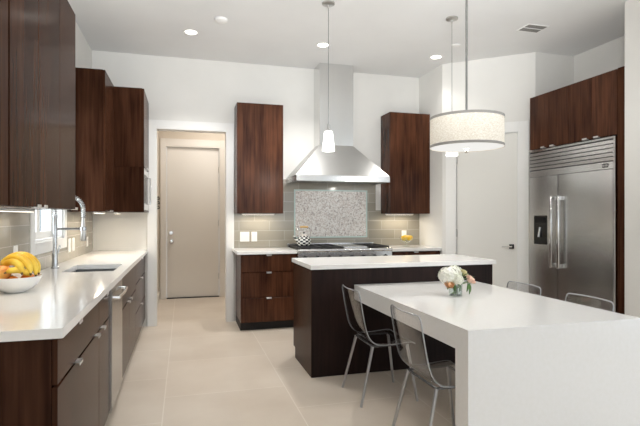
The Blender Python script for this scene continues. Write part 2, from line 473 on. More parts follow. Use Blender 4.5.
# pantry door on the diagonal wall
d2 = struct('door_2', MB().box(0.182, 0.918, 0.012, 0.052, 0.012, 2.405, 0.003), 'door')
d2.location = (3.28, 5.72, 0); d2.rotation_euler = (0, 0, DA)
MB().box(0.045, 0.165, -0.02, 0, 0, 2.54, 0.004).box(0.935, 1.05, -0.02, 0, 0, 2.54, 0.004).box(0.165, 0.935, -0.02, 0, 2.42, 2.54, 0.004)\
    .box(0.165, 0.178, -0.018, 0.12, 0, 2.42).box(0.922, 0.935, -0.018, 0.12, 0, 2.42).box(0.178, 0.922, -0.018, 0.12, 2.41, 2.44).build('door_frame', 'trim', d2)
for z in (0.3, 1.15, 2.1):
    MB().tube([(0.18, 0.006, z-0.05), (0.18, 0.006, z+0.05)], 0.011).build('hinge', 'satin', d2)
hd = MB().box(0.822, 0.878, 0.002, 0.012, 0.962, 1.018, 0.003).build('handle_plate', 'black', d2)
MB().tube([(0.85, 0.002, 0.99), (0.85, -0.045, 0.99)], 0.009).tube([(0.86, -0.045, 0.99), (0.74, -0.045, 0.99)], 0.008).build('lever', 'satin', hd, True)
# window over the sink
wn = struct('window_1', MB().box(XL, XL+0.02, WY0-0.10, WY0, WZ0-0.09, WZ1+0.09, 0.003).box(XL, XL+0.02, WY1, WY1+0.09, WZ0-0.09, WZ1+0.09, 0.003)
            .box(XL, XL+0.02, WY0, WY1, WZ0-0.09, WZ0, 0.003).box(XL, XL+0.02, WY0, WY1, WZ1, WZ1+0.09, 0.003)
            .box(XL-0.16, XL, WY0, WY0+0.015, WZ0, WZ1).box(XL-0.16, XL, WY1-0.015, WY1, WZ0, WZ1)
            .box(XL-0.16, XL, WY0, WY1, WZ0, WZ0+0.015).box(XL-0.16, XL, WY0, WY1, WZ1-0.015, WZ1), 'trim')
f = MB()
ym = (WY0+WY1)/2
for a, b in ((WY0+0.015, ym), (ym, WY1-0.015)):
    f.box(XL-0.12, XL-0.08, a, a+0.045, WZ0+0.015, WZ1-0.015).box(XL-0.12, XL-0.08, b-0.045, b, WZ0+0.015, WZ1-0.015)
    f.box(XL-0.119, XL-0.081, a+0.045, b-0.045, WZ0+0.016, WZ0+0.07).box(XL-0.119, XL-0.081, a+0.045, b-0.045, WZ1-0.07, WZ1-0.016)
    f.box(XL-0.108, XL-0.092, (a+b)/2-0.008, (a+b)/2+0.008, WZ0+0.07, WZ1-0.07)
f.build('window_sash', 'trim', wn)
MB().box(XL-0.103, XL-0.097, WY0+0.02, WY1-0.02, WZ0+0.02, WZ1-0.02).build('window_pane', 'pane', wn)
# pale board siding outside the sink window
ex = MB().box(-4.5, -1.35, 7.2, 7.3, 0, 3.6)
for k in range(14): ex.box(-4.4+k*0.22, -4.36+k*0.22, 7.17, 7.2, 0, 3.6)
struct('wall_exterior', ex, 'outside')
# backsplash tile on the back and left walls
struct('wall_backsplash_back', MB().box(DX1+0.09, 3.278, YB-0.012, YB-0.0005, 0.9535, 1.45).box(1.263, 2.60, YB-0.012, YB-0.0005, 1.45, 1.86), 'tileback')
struct('wall_backsplash_left', MB().box(XL+0.0005, XL+0.012, 1.2, WY0-0.101, 0.9535, 1.45).box(XL+0.0005, XL+0.012, WY1+0.091, YB-0.014, 0.9535, 1.45)
       .box(XL+0.0005, XL+0.012, WY0-0.101, WY1+0.091, 0.9535, WZ0-0.091), 'tileleft')
struct('baseboard_right', MB().box(XR-0.015, XR, 2.3, 3.58, 0, 0.14, 0.003), 'trim')
# the mosaic panel in its glass border
mo = thing('mosaic_panel', 'pinkish grey pebble mosaic rectangle set in the tile above the range', 'wall panel', (1.945, YB-0.013, 1.40))
MB().box(-0.505, 0.505, -0.010, -0.001, -0.308, 0.308).build('mosaic_field', 'mosaic', mo)
MB().box(-0.525, -0.505, -0.013, -0.001, -0.328, 0.328, 0.002).box(0.505, 0.525, -0.013, -0.001, -0.328, 0.328, 0.002)\
    .box(-0.505, 0.505, -0.013, -0.001, 0.308, 0.328, 0.002).box(-0.505, 0.505, -0.013, -0.001, -0.328, -0.308, 0.002).build('border', 'glassedge', mo)

# ------------------------------------------------------------------ cabinets (local x = width, y = depth from the front, z up)
def cabinet(name, label, cat, loc, rotz, wd, dp, z0, z1, fronts, toe=0.0, m='wood', group=None, sides=True):
    t = thing(name, label, cat, loc, rotz, group)
    b = MB().box(0.001, wd-0.001, 0.021, dp, z0+toe, z1, 0.0015, 1)
    b.build('cabinet_body', m, t)
    if toe:
        MB().box(0.004, wd-0.004, 0.08, dp, z0, z0+toe-0.001).build('toe_kick', 'toe', t)
    for fr in fronts:
        kd, x0, x1, a, c2, pulls = fr[:6]
        p = MB().box(x0+0.0025, x1-0.0025, 0, 0.0195, a+0.0025, c2-0.0025, 0.0015, 1).build(kd, fr[6] if len(fr) > 6 else m, t)
        for (hx, hz, edge) in pulls:
            q = MB()
            s = 1 if edge == 't' else -1
            q.box(hx-0.03, hx+0.03, -0.020, 0.012, hz-0.0025*1, hz+0.0025, 0.001, 1)
            q.box(hx-0.03, hx+0.03, -0.020, -0.016, hz-(0.014 if s > 0 else -0.0), hz+(0.0025 if s > 0 else 0.014), 0.001, 1)
            q.build('handle', 'pull', p)
    return t
R90 = PI/2
ZT, ZB = 0.912, 0.0       # base cabinet top
XFL = -0.46              # front plane of the left run
DL_ = XFL-XL-0.002        # depth of left run
def left_base(label, y0, y1, fronts, m='woodbase'):
    return cabinet('base_cabinet', label, 'cabinet', (XFL, y0, 0), R90, y1-y0, DL_, 0, ZT, fronts, 0.10, m, 'base cabinets under the left counter')
wA = 2.96-2.03
left_base('dark wood base cabinet at the near end of the left counter with two wide drawers', 2.03, 2.96,
          [('drawer', 0, wA, 0.728, 0.906, [(wA*0.37, 0.906, 't')]), ('drawer', 0, wA, 0.105, 0.723, [(wA*0.37, 0.725, 't'), (wA*0.9, 0.725, 't')])])
wB = 3.368-2.961
left_base('narrow dark wood base cabinet with drawer over door just before the dishwasher', 2.961, 3.368,
          [('drawer', 0, wB, 0.728, 0.906, [(wB*0.5, 0.906, 't')]), ('door', 0, wB, 0.105, 0.723, [(wB*0.25, 0.725, 't')])])
wC = 5.11-3.937
sb = left_base('dark wood sink base with two tall doors, just past the dishwasher', 3.937, 5.11,
          [('door', 0, wC/2, 0.105, 0.64, [(wC*0.42, 0.642, 't')]), ('door', wC/2, wC, 0.105, 0.64, [(wC*0.58, 0.642, 't')]),
           ('drawer_front', 0, wC, 0.645, 0.906, [])])
wD = 6.36-5.111
left_base('dark wood three-drawer base cabinet at the far end of the left counter', 5.111, 6.36,
          [('drawer', 0, wD, 0.69, 0.906, [(wD*0.5, 0.906, 't')]), ('drawer', 0, wD, 0.40, 0.685, [(wD*0.5, 0.687, 't')]),
           ('drawer', 0, wD, 0.105, 0.395, [(wD*0.5, 0.397, 't')])])
# the sink base is open above its doors so the basin can hang in it
for o in kids(sb):
    if o.name.startswith('cabinet_body'):
        me = o.data; bm = bmesh.new()
        for b_ in ((0.001, 0.02, 0.021, DL_, 0.1, ZT), (wC-0.02, wC-0.001, 0.021, DL_, 0.1, ZT), (0.02, wC-0.02, 0.021, DL_, 0.1, 0.12),
                   (0.02, wC-0.02, DL_-0.015, DL_, 0.12, ZT)):
            tmp = MB(); tmp.bm.free(); tmp.bm = bm; tmp.box(*b_)
        bmesh.ops.recalc_face_normals(bm, faces=bm.faces[:]); bm.to_mesh(me); bm.free()
# dishwasher
dw = thing('dishwasher', 'built-in dishwasher with glossy steel door and bowed handle under the left counter', 'dishwasher', (XFL, 3.37, 0), R90)
MB().box(0.004, 0.562, 0.03, DL_, 0.10, 0.907).build('tub', 'void', dw)
MB().box(0.008, 0.560, -0.012, 0.029, 0.11, 0.902, 0.004).build('door', 'steelreflect', dw)
MB().box(0.0, 0.007, -0.010, 0.03, 0.10, 0.905).build('door_edge', 'steelv', dw)
MB().box(0.02, 0.55, 0.08, 0.5, 0.0, 0.099).build('toe_kick', 'toe', dw)
hb = MB().tube([(0.05, -0.012, 0.835), (0.05, -0.045, 0.835), (0.28, -0.056, 0.835), (0.51, -0.045, 0.835), (0.51, -0.012, 0.835)], 0.012, 10)
hb.build('handle', 'chrome', dw, True)

# left counter with a sink cut-out
XC = -0.435; SX0, SX1, SY0, SY1 = -0.88, -0.515, 3.975, 4.54
ct = MB()
for b_ in ((XL+0.001, XC, 2.0, SY0), (XL+0.001, XC, SY1, YB-0.001), (XL+0.001, SX0, SY0, SY1), (SX1, XC, SY0, SY1)):
    ct.box(b_[0], b_[1], b_[2], b_[3], 0.914, 0.952)
tag(ct.build('countertop', 'quartz'), 'long white quartz countertop with the sink along the left wall', 'countertop')
# sink
sk = MB()
T = 0.004
sk.box(SX0-0.012, SX1+0.012, SY0-0.012, SY1+0.012, 0.66, 0.664)
sk.box(SX0-0.012, SX0-0.008, SY0-0.012, SY1+0.012, 0.664, 0.9125).box(SX1+0.008, SX1+0.012, SY0-0.012, SY1+0.012, 0.664, 0.9125)
sk.box(SX0-0.012, SX1+0.012, SY0-0.012, SY0-0.008, 0.664, 0.9125).box(SX0-0.012, SX1+0.012, SY1+0.008, SY1+0.012, 0.664, 0.9125)
so = thing('sink', 'undermount stainless steel sink basin in the left counter', 'sink', (0, 0, 0))
sk.build('basin', 'steelsink', so)
MB().lathe([(0, 0.002), (0.045, 0.002), (0.05, 0)], ((SX0+SX1)/2, (SY0+SY1)/2, 0.6642), 24).build('drain', 'chrome', so, True)
# faucet
fx, fy = -0.985, 4.27
fa = thing('faucet', 'tall chrome spring-neck kitchen faucet behind the sink', 'faucet', (fx, fy, 0.9525))
MB().lathe([(0, 0), (0.03, 0), (0.03, 0.012), (0.022, 0.02), (0.019, 0.14), (0.016, 0.15), (0.016, 0.40), (0.018, 0.41), (0.018, 0.43), (0, 0.43)], seg=20).build('post', 'faucet', fa, True)
MB().tube([(0, 0.0, 0.09), (0.0, 0.06, 0.10)], 0.011).tube([(0, 0.06, 0.10), (0.02, 0.075, 0.18)], 0.007).build('lever', 'faucet', fa, True)
arc = []
for i in range(41):
    th = PI*i/40
    arc.append((0.1025-0.1025*math.cos(th), 0, 0.475+0.1*math.sin(th)))
arc = [(0, 0, 0.43), (0, 0, 0.47)] + arc + [(0.206, 0, 0.45), (0.206, 0, 0.40)]
MB().tube(arc, 0.007, 8).build('hose', 'satin', fa, True)
# coil round the hose
def resample(pts, n):
    pts = [Vector(p) for p in pts]; ds = [0]
    for a, b in zip(pts, pts[1:]): ds.append(ds[-1]+(b-a).length)
    out = []
    for k in range(n):
        s = ds[-1]*k/(n-1); i = 0
        while i < len(ds)-2 and ds[i+1] < s: i += 1
        q = (s-ds[i])/max(1e-9, ds[i+1]-ds[i])
        out.append((pts[i].lerp(pts[i+1], q), (pts[i+1]-pts[i]).normalized()))
    return out
coil = []
for k, (p, d) in enumerate(resample(arc, 430)):
    th = 2*PI*k/14
    u = Vector((0, 1, 0)); v = d.cross(u)
    coil.append(p+0.015*(math.cos(th)*u+math.sin(th)*v))
MB().tube(coil, 0.0038, 5).build('spring', 'faucet', fa, True)
MB().tube([(0, 0, 0.315), (0.206, 0, 0.315)], 0.010).lathe([(0.02, 0.30), (0.025, 0.302), (0.025, 0.328), (0.02, 0.33)], (0.206, 0, 0), 16).build('docking_arm', 'faucet', fa, True)
MB().lathe([(0, 0.218), (0.02, 0.218), (0.023, 0.228), (0.02, 0.30), (0.014, 0.355), (0.011, 0.40), (0, 0.40)], (0.206, 0, 0), 18).build('spray_head', 'satin', fa, True)

# left wall cabinets
ZU0, ZU1 = 1.412, 2.765
DU = 0.345
def pulls_for(x0, x1, side, z):
    return [((x1-0.06) if side == 'r' else (x0+0.06), z, 'b')]
def doors(n, wd, z0, z1, m=None):
    out = []
    for i in range(n):
        x0, x1 = wd*i/n, wd*(i+1)/n
        e = ('door', x0, x1, z0, z1, pulls_for(x0, x1, 'r' if i % 2 == 0 else 'l', z0+0.002))
        out.append(e)
    return out
XU = XL+0.002+DU
cabinet('wall_cabinet', 'tall dark wood wall cabinet at the far left edge, nearest the viewer', 'cabinet', (XU, 1.45, 0), R90, 0.908, DU, ZU0, ZU1,
        doors(2, 0.908, ZU0, ZU1), 0, 'wood', 'wall cabinets along the left wall')
cabinet('wall_cabinet', 'tall dark wood wall cabinet with three doors, above the fruit bowl and before the window', 'cabinet', (XU, 2.372, 0), R90, 1.318, DU, ZU0, ZU1,
        doors(3, 1.318, ZU0, ZU1), 0, 'wood', 'wall cabinets along the left wall')
cabinet('wall_cabinet', 'dark wood wall cabinet between the sink window and the deeper microwave cabinet', 'cabinet', (XU, 5.0, 0), R90, 0.619, DU, ZU0, ZU1,
        doors(2, 0.619, ZU0, ZU1), 0, 'wood', 'wall cabinets along the left wall')
mc = cabinet('microwave_cabinet', 'deep dark wood wall cabinet holding the microwave, beside the hallway doorway', 'cabinet', (-0.42, 5.62, 0), R90, 0.738, 0.645, 1.905, ZU1,
             doors(2, 0.738, 1.908, ZU1), 0, 'wood')
MB().box(0, 0.018, 0.0, 0.645, ZU0, 1.904).box(0.72, 0.738, 0.0, 0.645, ZU0, 1.904).box(0.018, 0.72, 0.0, 0.645, ZU0, ZU0+0.018).build('side_panel', 'wood', mc)
mw = thing('microwave', 'stainless built-in microwave in the deep cabinet beside the doorway', 'microwave', (-0.42, 5.64, 1.4305), R90)
MB().box(0.002, 0.696, 0.02, 0.5, 0.001, 0.470).build('case', 'steelv', mw)
MB().box(0.004, 0.694, 0.0, 0.0195, 0.004, 0.468, 0.003).build('door', 'steelv', mw)
MB().box(0.08, 0.50, -0.003, -0.0005, 0.08, 0.40).build('door_window', 'black', mw)
MB().tube([(0.54, 0, 0.08), (0.54, -0.03, 0.08), (0.54, -0.03, 0.39), (0.54, 0, 0.39)], 0.009).build('handle', 'chrome', mw, True)

# back wall cabinets
YU = YB-0.002-0.325
cabinet('wall_cabinet', 'tall dark wood wall cabinet left of the steel range hood', 'cabinet', (0.63, YU, 0), 0, 0.585, 0.325, ZU0-0.01, ZU1+0.015,
        [('door', 0, 0.585, ZU0-0.01, ZU1+0.015, [])], 0, 'woodred', 'wall cabinets flanking the hood')
cabinet('wall_cabinet', 'tall dark wood wall cabinet right of the steel range hood', 'cabinet', (2.68, YU, 0), 0, 0.60, 0.325, ZU0-0.01, ZU1+0.015,
        [('door', 0, 0.60, ZU0-0.01, ZU1+0.015, [])], 0, 'woodred', 'wall cabinets flanking the hood')
YBF = 5.765
cabinet('base_cabinet', 'dark wood three-drawer base cabinet between the doorway and the range', 'cabinet', (0.645, YBF, 0), 0, 0.672, YB-YBF-0.002, 0, ZT,
        [('drawer', 0, 0.672, 0.70, 0.906, [(0.336, 0.907, 't')]), ('drawer', 0, 0.672, 0.395, 0.697, [(0.336, 0.699, 't')]), ('drawer', 0, 0.672, 0.105, 0.392, [(0.336, 0.394, 't')])],
        0.10, 'woodred', 'base cabinets on the back wall')
cabinet('base_cabinet', 'dark wood base cabinet to the right of the range, under the yellow bowl', 'cabinet', (2.558, YBF, 0), 0, 0.718, YB-YBF-0.002, 0, ZT,
        [('drawer', 0, 0.718, 0.70, 0.906, [(0.359, 0.907, 't')]), ('drawer', 0, 0.718, 0.395, 0.697, [(0.359, 0.699, 't')]), ('drawer', 0, 0.718, 0.105, 0.392, [(0.359, 0.394, 't')])],
        0.10, 'woodred', 'base cabinets on the back wall')
tag(MB().box(0.60, 1.318, YBF-0.035, YB-0.013, 0.914, 0.952, 0.002, 1).build('countertop', 'quartz'), 'short white quartz countertop left of the range', 'countertop', 'counters beside the range')
tag(MB().box(2.557, 3.277, YBF-0.035, YB-0.013, 0.914, 0.952, 0.002, 1).build('countertop', 'quartz'), 'short white quartz countertop right of the range', 'countertop', 'counters beside the range')

# ------------------------------------------------------------------ range
rg = thing('range', 'wide stainless steel pro range under the hood with black cast iron grates', 'range', (1.322, 5.70, 0.03))
RW = 1.232
MB().box(0.001, RW-0.001, 0.03, 0.665, 0.12, 0.905).build('range_body', 'steelh', rg)
MB().box(0.02, RW-0.02, 0.06, 0.6, -0.03, 0.119).build('toe_kick', 'toe', rg)
MB().box(0.0, RW, 0.0, 0.029, 0.765, 0.90, 0.004).build('control_panel', 'steelh', rg)
MB().tube([(0.0, 0.012, 0.915), (RW, 0.012, 0.915)], 0.022, 16).build('bullnose', 'steelh', rg, True)
MB().box(0.001, RW-0.001, 0.012, 0.665, 0.906, 0.93, 0.003).build('cooktop', 'steelh', rg)
MB().box(0.0, RW, 0.63, 0.665, 0.931, 0.975, 0.003).build('backguard', 'steelh', rg)
def grate(x0, x1):
    g = MB()
    y0, y1 = 0.06, 0.61
    for y in (y0, (y0+y1)/2, y1): g.box(x0, x1, y-0.008, y+0.008, 0.942, 0.960)
    for x in (x0+0.008, (x0+x1)/2, x1-0.008): g.box(x-0.008, x+0.008, y0, y1, 0.9421, 0.9601)
    for cy in ((y0*3+y1)/4, (y0+3*y1)/4):
        cx = (x0+x1)/2
        for k in range(8):
            an = PI*k/4+PI/8
            g.tube([(cx+0.04*math.cos(an), cy+0.04*math.sin(an), 0.951), (cx+0.13*math.cos(an), cy+0.12*math.sin(an), 0.951)], 0.006, 6)
    for x in (x0+0.008, x1-0.008):
        for y in (y0, y1): g.box(x-0.007, x+0.007, y-0.007, y+0.007, 0.930, 0.942)
    g.build('grate', 'iron', rg)
    for cy in ((y0*3+y1)/4, (y0+3*y1)/4):
        MB().lathe([(0.055, 0.931), (0.045, 0.944), (0, 0.946)], ((x0+x1)/2, cy, 0), 20).build('burner', 'black', rg, True)
grate(0.02, 0.30); grate(0.304, 0.585); grate(0.93, 1.212)
MB().box(0.60, 0.915, 0.05, 0.62, 0.931, 0.957, 0.004).build('griddle_cover', 'steelh', rg)
for k in range(8):
    x = 0.09+k*0.15
    MB().lathe([(0.026, 0), (0.026, 0.004), (0.021, 0.006), (0.019, 0.032), (0.016, 0.036), (0, 0.036)], seg=18).build('knob', 'black', rg, True, (x, 0.0, 0.832)).rotation_euler = (PI/2, 0, 0)
for (x0, x1) in ((0.004, 0.448), (0.452, RW-0.004)):
    d = MB().box(x0, x1, -0.01, 0.029, 0.16, 0.755, 0.004).build('oven_door', 'steelh', rg)
    MB().box(x0+0.09, x1-0.09, -0.012, -0.0105, 0.28, 0.56).build('oven_window', 'black', d)
    MB().tube([(x0+0.05, -0.01, 0.69), (x0+0.05, -0.06, 0.69), (x1-0.05, -0.06, 0.69), (x1-0.05, -0.01, 0.69)], 0.012).build('oven_handle', 'steelh', d, True)
# hood
hdx0, hdx1, hy0 = 1.314, 2.546, 5.75
ho = thing('range_hood', 'large stainless steel pyramid range hood with chimney on the back wall', 'range hood', (1.93, 6.1, 1.80))
def hb_(*a, **k):
    return MB().box(*a, **k)
ox, oy, oz = 1.93, 6.1, 1.80
hyb = YB-0.014
rim = MB()
rim.box(hdx0-ox, hdx1-ox, hy0-oy, hy0-oy+0.02, 0, 0.075, 0.003).box(hdx0-ox, hdx0-ox+0.02, hy0-oy+0.02, hyb-oy, 0, 0.075).box(hdx1-ox-0.02, hdx1-ox, hy0-oy+0.02, hyb-oy, 0, 0.075)
rim.build('rim_band', 'steelh', ho)
cv = MB()
b0 = [(hdx0-ox, hy0-oy, 0.075), (hdx1-ox, hy0-oy, 0.075), (hdx1-ox, hyb-oy, 0.075), (hdx0-ox, hyb-oy, 0.075)]
cx0, cx1, cy0 = 1.70-ox, 2.165-ox, 6.08-oy
N = 10
rings = []
for k in range(N+1):
    q = k/N
    e = q
    zz = 0.075+0.42*q
    r = []
    for (p, t_) in zip(b0, [(cx0, cy0), (cx1, cy0), (cx1, hyb-oy), (cx0, hyb-oy)]):
        r.append(cv.bm.verts.new((p[0]+(t_[0]-p[0])*e, p[1]+(t_[1]-p[1])*e, zz)))
    rings.append(r)
for a, b in zip(rings, rings[1:]):
    for i in range(4):
        j = (i+1) % 4
        cv.bm.faces.new((a[i], a[j], b[j], b[i]))
cv.build('canopy', 'steelhood', ho, True, angle=30)
MB().box(cx0, cx1, cy0, YB-0.002-oy, 0.496, H-0.002-oz, 0.003).build('chimney', 'steelv', ho)
bf = MB()
for k in range(3):
    x0 = hdx0-ox+0.03+k*0.394
    for s in range(12):
        bf.box(x0+0.01+s*0.031, x0+0.03+s*0.031, hy0-oy+0.06, hyb-oy-0.04, 0.012, 0.03)
bf.build('baffle_filter', 'steelv', ho)
MB().box(hdx0-ox+0.021, hdx1-ox-0.021, hy0-oy+0.021, hyb-oy-0.001, 0.034, 0.040).build('liner', 'steelh', ho)
for x in (-0.35, 0.35):
    MB().lathe([(0, 0.008), (0.03, 0.008), (0.034, 0.011)], (x, hy0-oy+0.04, 0), 16).build('hood_lamp', 'canglow', ho)

# ------------------------------------------------------------------ island and table
il = thing('kitchen_island', 'dark espresso wood kitchen island with thin white quartz top, between table and range', 'island', (1.04, 3.97, 0))
IW, ID = 1.765, 0.69
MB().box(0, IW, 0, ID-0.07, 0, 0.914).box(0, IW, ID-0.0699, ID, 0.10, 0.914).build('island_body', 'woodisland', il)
MB().box(-0.004, -0.0005, 0.001, ID-0.0705, 0.001, 0.913).box(-0.004, -0.0005, ID-0.07, ID-0.001, 0.101, 0.913).build('side_panel', 'woodbase', il)
for k in range(3):
    x0, x1 = 0.004+k*(IW/3), (k+1)*IW/3-0.002
    d = MB().box(x0, x1, ID+0.001, ID+0.019, 0.70, 0.905, 0.0015, 1).build('drawer', 'woodred', il)
    MB().box((x0+x1)/2-0.03, (x0+x1)/2+0.03, ID+0.01, ID+0.04, 0.9055, 0.9085).build('handle', 'chrome', d)
    d = MB().box(x0, x1, ID+0.001, ID+0.019, 0.105, 0.697, 0.0015, 1).build('door', 'woodred', il)
MB().box(-0.012, IW+0.03, -0.016, ID+0.045, 0.9155, 0.954, 0.002, 1).build('island_top', 'quartz', il)
tx0, tx1, ty0, ty1, tz, tt = 1.42, 2.563, 2.215, 3.969, 0.775, 0.125
tb = thing('dining_table', 'thick white quartz waterfall table joined to the front of the dark island', 'table', (tx0, ty0, 0))
def slab(prof):          # a y-z outline drawn out along the table's width
    q = MB()
    a = [q.bm.verts.new((0, y, z)) for y, z in prof]; b = [q.bm.verts.new((tx1-tx0, y, z)) for y, z in prof]
    q.bm.faces.new(a); q.bm.faces.new(b[::-1])
    for i in range(len(prof)):
        k = (i+1) % len(prof)
        q.bm.faces.new((a[i], b[i], b[k], a[k]))
    return q
TL = ty1-ty0-0.002
slab([(0.0015, tz), (TL, tz), (TL, tz-tt), (tt, tz-tt)]).build('tabletop', 'quartz', tb)
slab([(0, 0), (tt, 0), (tt, tz-tt-0.0003), (0.0012, tz-0.0003), (0, tz-0.0015)]).build('waterfall_leg', 'quartz', tb)

# ------------------------------------------------------------------ chairs
def make_chair(label):
    t = thing('acrylic_chair', label, 'chair', (0, 0, 0), 0, 'clear acrylic chairs round the white table')
    prof = [(-0.238, 0.825), (-0.222, 0.74), (-0.204, 0.65), (-0.184, 0.565), (-0.160, 0.50), (-0.125, 0.458), (-0.085, 0.438), (-0.03, 0.431), (0.035, 0.431), (0.11, 0.436), (0.17, 0.440), (0.205, 0.435), (0.222, 0.422)]
    pv = [Vector((p[0], 0, p[1])) for p in prof]
    def at(s):
        x = s*(len(pv)-1); i = min(int(x), len(pv)-2); q = x-i
        p0, p1, p2, p3 = pv[max(i-1, 0)], pv[i], pv[i+1], pv[min(i+2, len(pv)-1)]
        return 0.5*((2*p1)+(p2-p0)*q+(2*p0-5*p1+4*p2-p3)*q*q+(3*p1-p0-3*p2+p3)*q**3)
    def hw(s):   # half width along the profile
        base = 0.198+0.012*s
        d = s*0.82
        if d < 0.035: base -= 0.035-math.sqrt(max(0, 0.035**2-(0.035-d)**2))
        d2 = (1-s)*0.82
        if d2 < 0.03: base -= 0.03-math.sqrt(max(0, 0.03**2-(0.03-d2)**2))
        return base
    ss = [0, 0.004, 0.012, 0.025, 0.042]+[0.06+0.9*k/36 for k in range(37)]+[0.975, 0.99, 1.0]
    NV = 12
    def pt(s, v):
        p = at(s); y = (v*2-1)*hw(s)
        bow = (2*v-1)**2
        if s < 0.5: p = p+Vector((0.022*bow*(1-s*2)**0.5, 0, 0))
        return (p.x, y, p.z)
    def cut(mb, s_list):
        vs = [[mb.bm.verts.new(pt(s, j/NV)) for j in range(NV+1)] for s in s_list]
        for i in range(len(s_list)-1):
            for j in range(NV):
                mb.bm.faces.new((vs[i][j], vs[i+1][j], vs[i+1][j+1], vs[i][j+1]))
        return mb
    split = 0.42
    b = cut(MB(), [s for s in ss if s <= split]+[split]).build('backrest', 'acrylic', t, True)
    s_ = cut(MB(), [split]+[s for s in ss if s > split]).build('seat', 'acrylic', t, True)
    for o in (b, s_):
        md = o.modifiers.new('thickness', 'SOLIDIFY'); md.thickness = 0.008; md.offset = 0
    e1 = [pt(split, 0)]+[pt(s, 0) for s in reversed([s for s in ss if s < split])]+[pt(0, j/NV) for j in range(1, NV)]+[pt(s, 1) for s in ss if s < split]+[pt(split, 1)]
    MB().tube(e1, 0.0042, 6).build('rim', 'acrylicedge', b, True)
    e2 = [pt(split, 0)]+[pt(s, 0) for s in ss if s > split]+[pt(1, j/NV) for j in range(1, NV)]+[pt(s, 1) for s in reversed([s for s in ss if s > split])]+[pt(split, 1)]
    MB().tube(e2, 0.0042, 6).build('rim', 'acrylicedge', s_, True)
    fr = MB()
    fr.tube([(-0.105, -0.175, 0.417), (0.17, -0.175, 0.417), (0.17, 0.175, 0.417), (-0.105, 0.175, 0.417), (-0.105, -0.175, 0.417)], 0.008, 8)
    fr.build('seat_frame', 'acrylicframe', t, True)
    for (xa, xb, y) in ((-0.105, -0.207, 1), (-0.105, -0.207, -1), (0.17, 0.235, 1), (0.17, 0.235, -1)):
        MB().tube([(xa, y*0.175, 0.417), (xb, y*0.212, 0.0)], [0.0115, 0.0095], 12).build('leg', 'chairleg', t, True)
    return t
M['chairleg'] = mat('brushed_chair_leg', (0.50, 0.50, 0.51, 1), 0.28, 0.9)
M['acrylicframe'] = mat('smoky_frame', srgb(120, 120, 122), 0.2, 0.6)
ch = make_chair('clear acrylic chair on the left of the table, beside the dark island')
ch.location = (1.428, 3.475, 0)
copy_tree(ch, (1.445, 2.575, 0), 0, 'clear acrylic chair on the left of the table, beside its waterfall end')
copy_tree(ch, (2.405, 2.65, 0), PI, 'clear acrylic chair back showing over the right table edge, before the large fridge door')
copy_tree(ch, (2.405, 3.30, 0), PI, 'clear acrylic chair back showing over the right table edge, by the pantry door')

# ------------------------------------------------------------------ fridge and the cabinet over it
FX, FY0, FW = 3.965, 4.895, 1.205
fr = thing('refrigerator', 'large built-in stainless steel refrigerator with ice dispenser and louvred top grille', 'refrigerator', (FX, FY0, 0), -R90)
MB().box(0.002, FW-0.002, 0.04, 0.70, 0.0, 2.135).build('case', 'steelv', fr)
MB().box(0, 0.02, -0.012, 0.039, 0.02, 2.135, 0.003).box(FW-0.02, FW, -0.012, 0.039, 0.02, 2.135, 0.003).box(0.02, FW-0.02, -0.012, 0.039, 2.115, 2.135).build('surround', 'steelv', fr)
MB().box(0.022, FW-0.022, 0.0, 0.039, 0.02, 0.10).build('kick_plate', 'void', fr)
MB().box(0.022, FW-0.022, 0.01, 0.039, 1.83, 2.113).build('grille_backing', 'void', fr)
for k in range(5):
    z = 1.905+k*0.041
    q = MB()
    v = [q.bm.verts.new(p) for p in ((0.022, -0.008, z), (FW-0.022, -0.008, z), (FW-0.022, -0.012, z+0.033), (0.022, -0.012, z+0.033), (0.022, 0.009, z), (FW-0.022, 0.009, z), (FW-0.022, 0.009, z+0.024), (0.022, 0.009, z+0.024))]
    for f_ in ((0, 1, 2, 3), (7, 6, 5, 4), (0, 4, 5, 1), (3, 2, 6, 7), (0, 3, 7, 4), (1, 5, 6, 2)): q.bm.faces.new([v[i] for i in f_])
    q.build('grille_slat', 'steelh', fr)
MB().box(0.022, FW-0.022, -0.012, 0.009, 1.825, 1.895, 0.003).build('grille_band', 'steelh', fr)
bd = MB().box(FW-0.145, FW-0.075, -0.0145, -0.0125, 1.842, 1.880).build('badge', 'black', fr)
MB().box(FW-0.137, FW-0.118, -0.0153, -0.0147, 1.855, 1.869).box(FW-0.108, FW-0.096, -0.0153, -0.0147, 1.855, 1.869).box(FW-0.094, FW-0.083, -0.0153, -0.0147, 1.855, 1.869).build('badge_mark', 'satin', bd)
SPL = 0.475
def curved_door(x0, x1, name):
    N = 14
    q = MB()
    fr_, bk = [], []
    for i in range(N+1):
        u = i/N; x = x0+(x1-x0)*u
        y = -0.014-0.004*(1-(2*u-1)**2)
        fr_.append((x, y))
    pts = [(x0, 0.037)]+[p for p in fr_]+[(x1, 0.037)]
    q.prism(pts, 0.11, 1.82)
    return q.build(name, 'steelh', fr, True, angle=25)
MB().box(0.022, FW-0.022, 0.0385, 0.0395, 0.105, 1.825).build('door_gap_shade', 'void', fr)  # dark sheet behind the doors, standing in for shade in the split
fdoor = curved_door(0.024, SPL-0.004, 'freezer_door')
rdoor = curved_door(SPL+0.004, FW-0.022, 'refrigerator_door')
dsp = MB().box(0.105, 0.315, -0.022, -0.0145, 1.045, 1.375, 0.002, 1).build('ice_dispenser', 'black', fdoor)
MB().box(0.125, 0.295, -0.026, -0.0222, 1.29, 1.355).build('control_strip', 'blackmetal', dsp)
MB().tube([(0.21, -0.024, 1.24), (0.21, -0.045, 1.13)], 0.012).build('dispenser_paddle', 'satin', dsp, True)
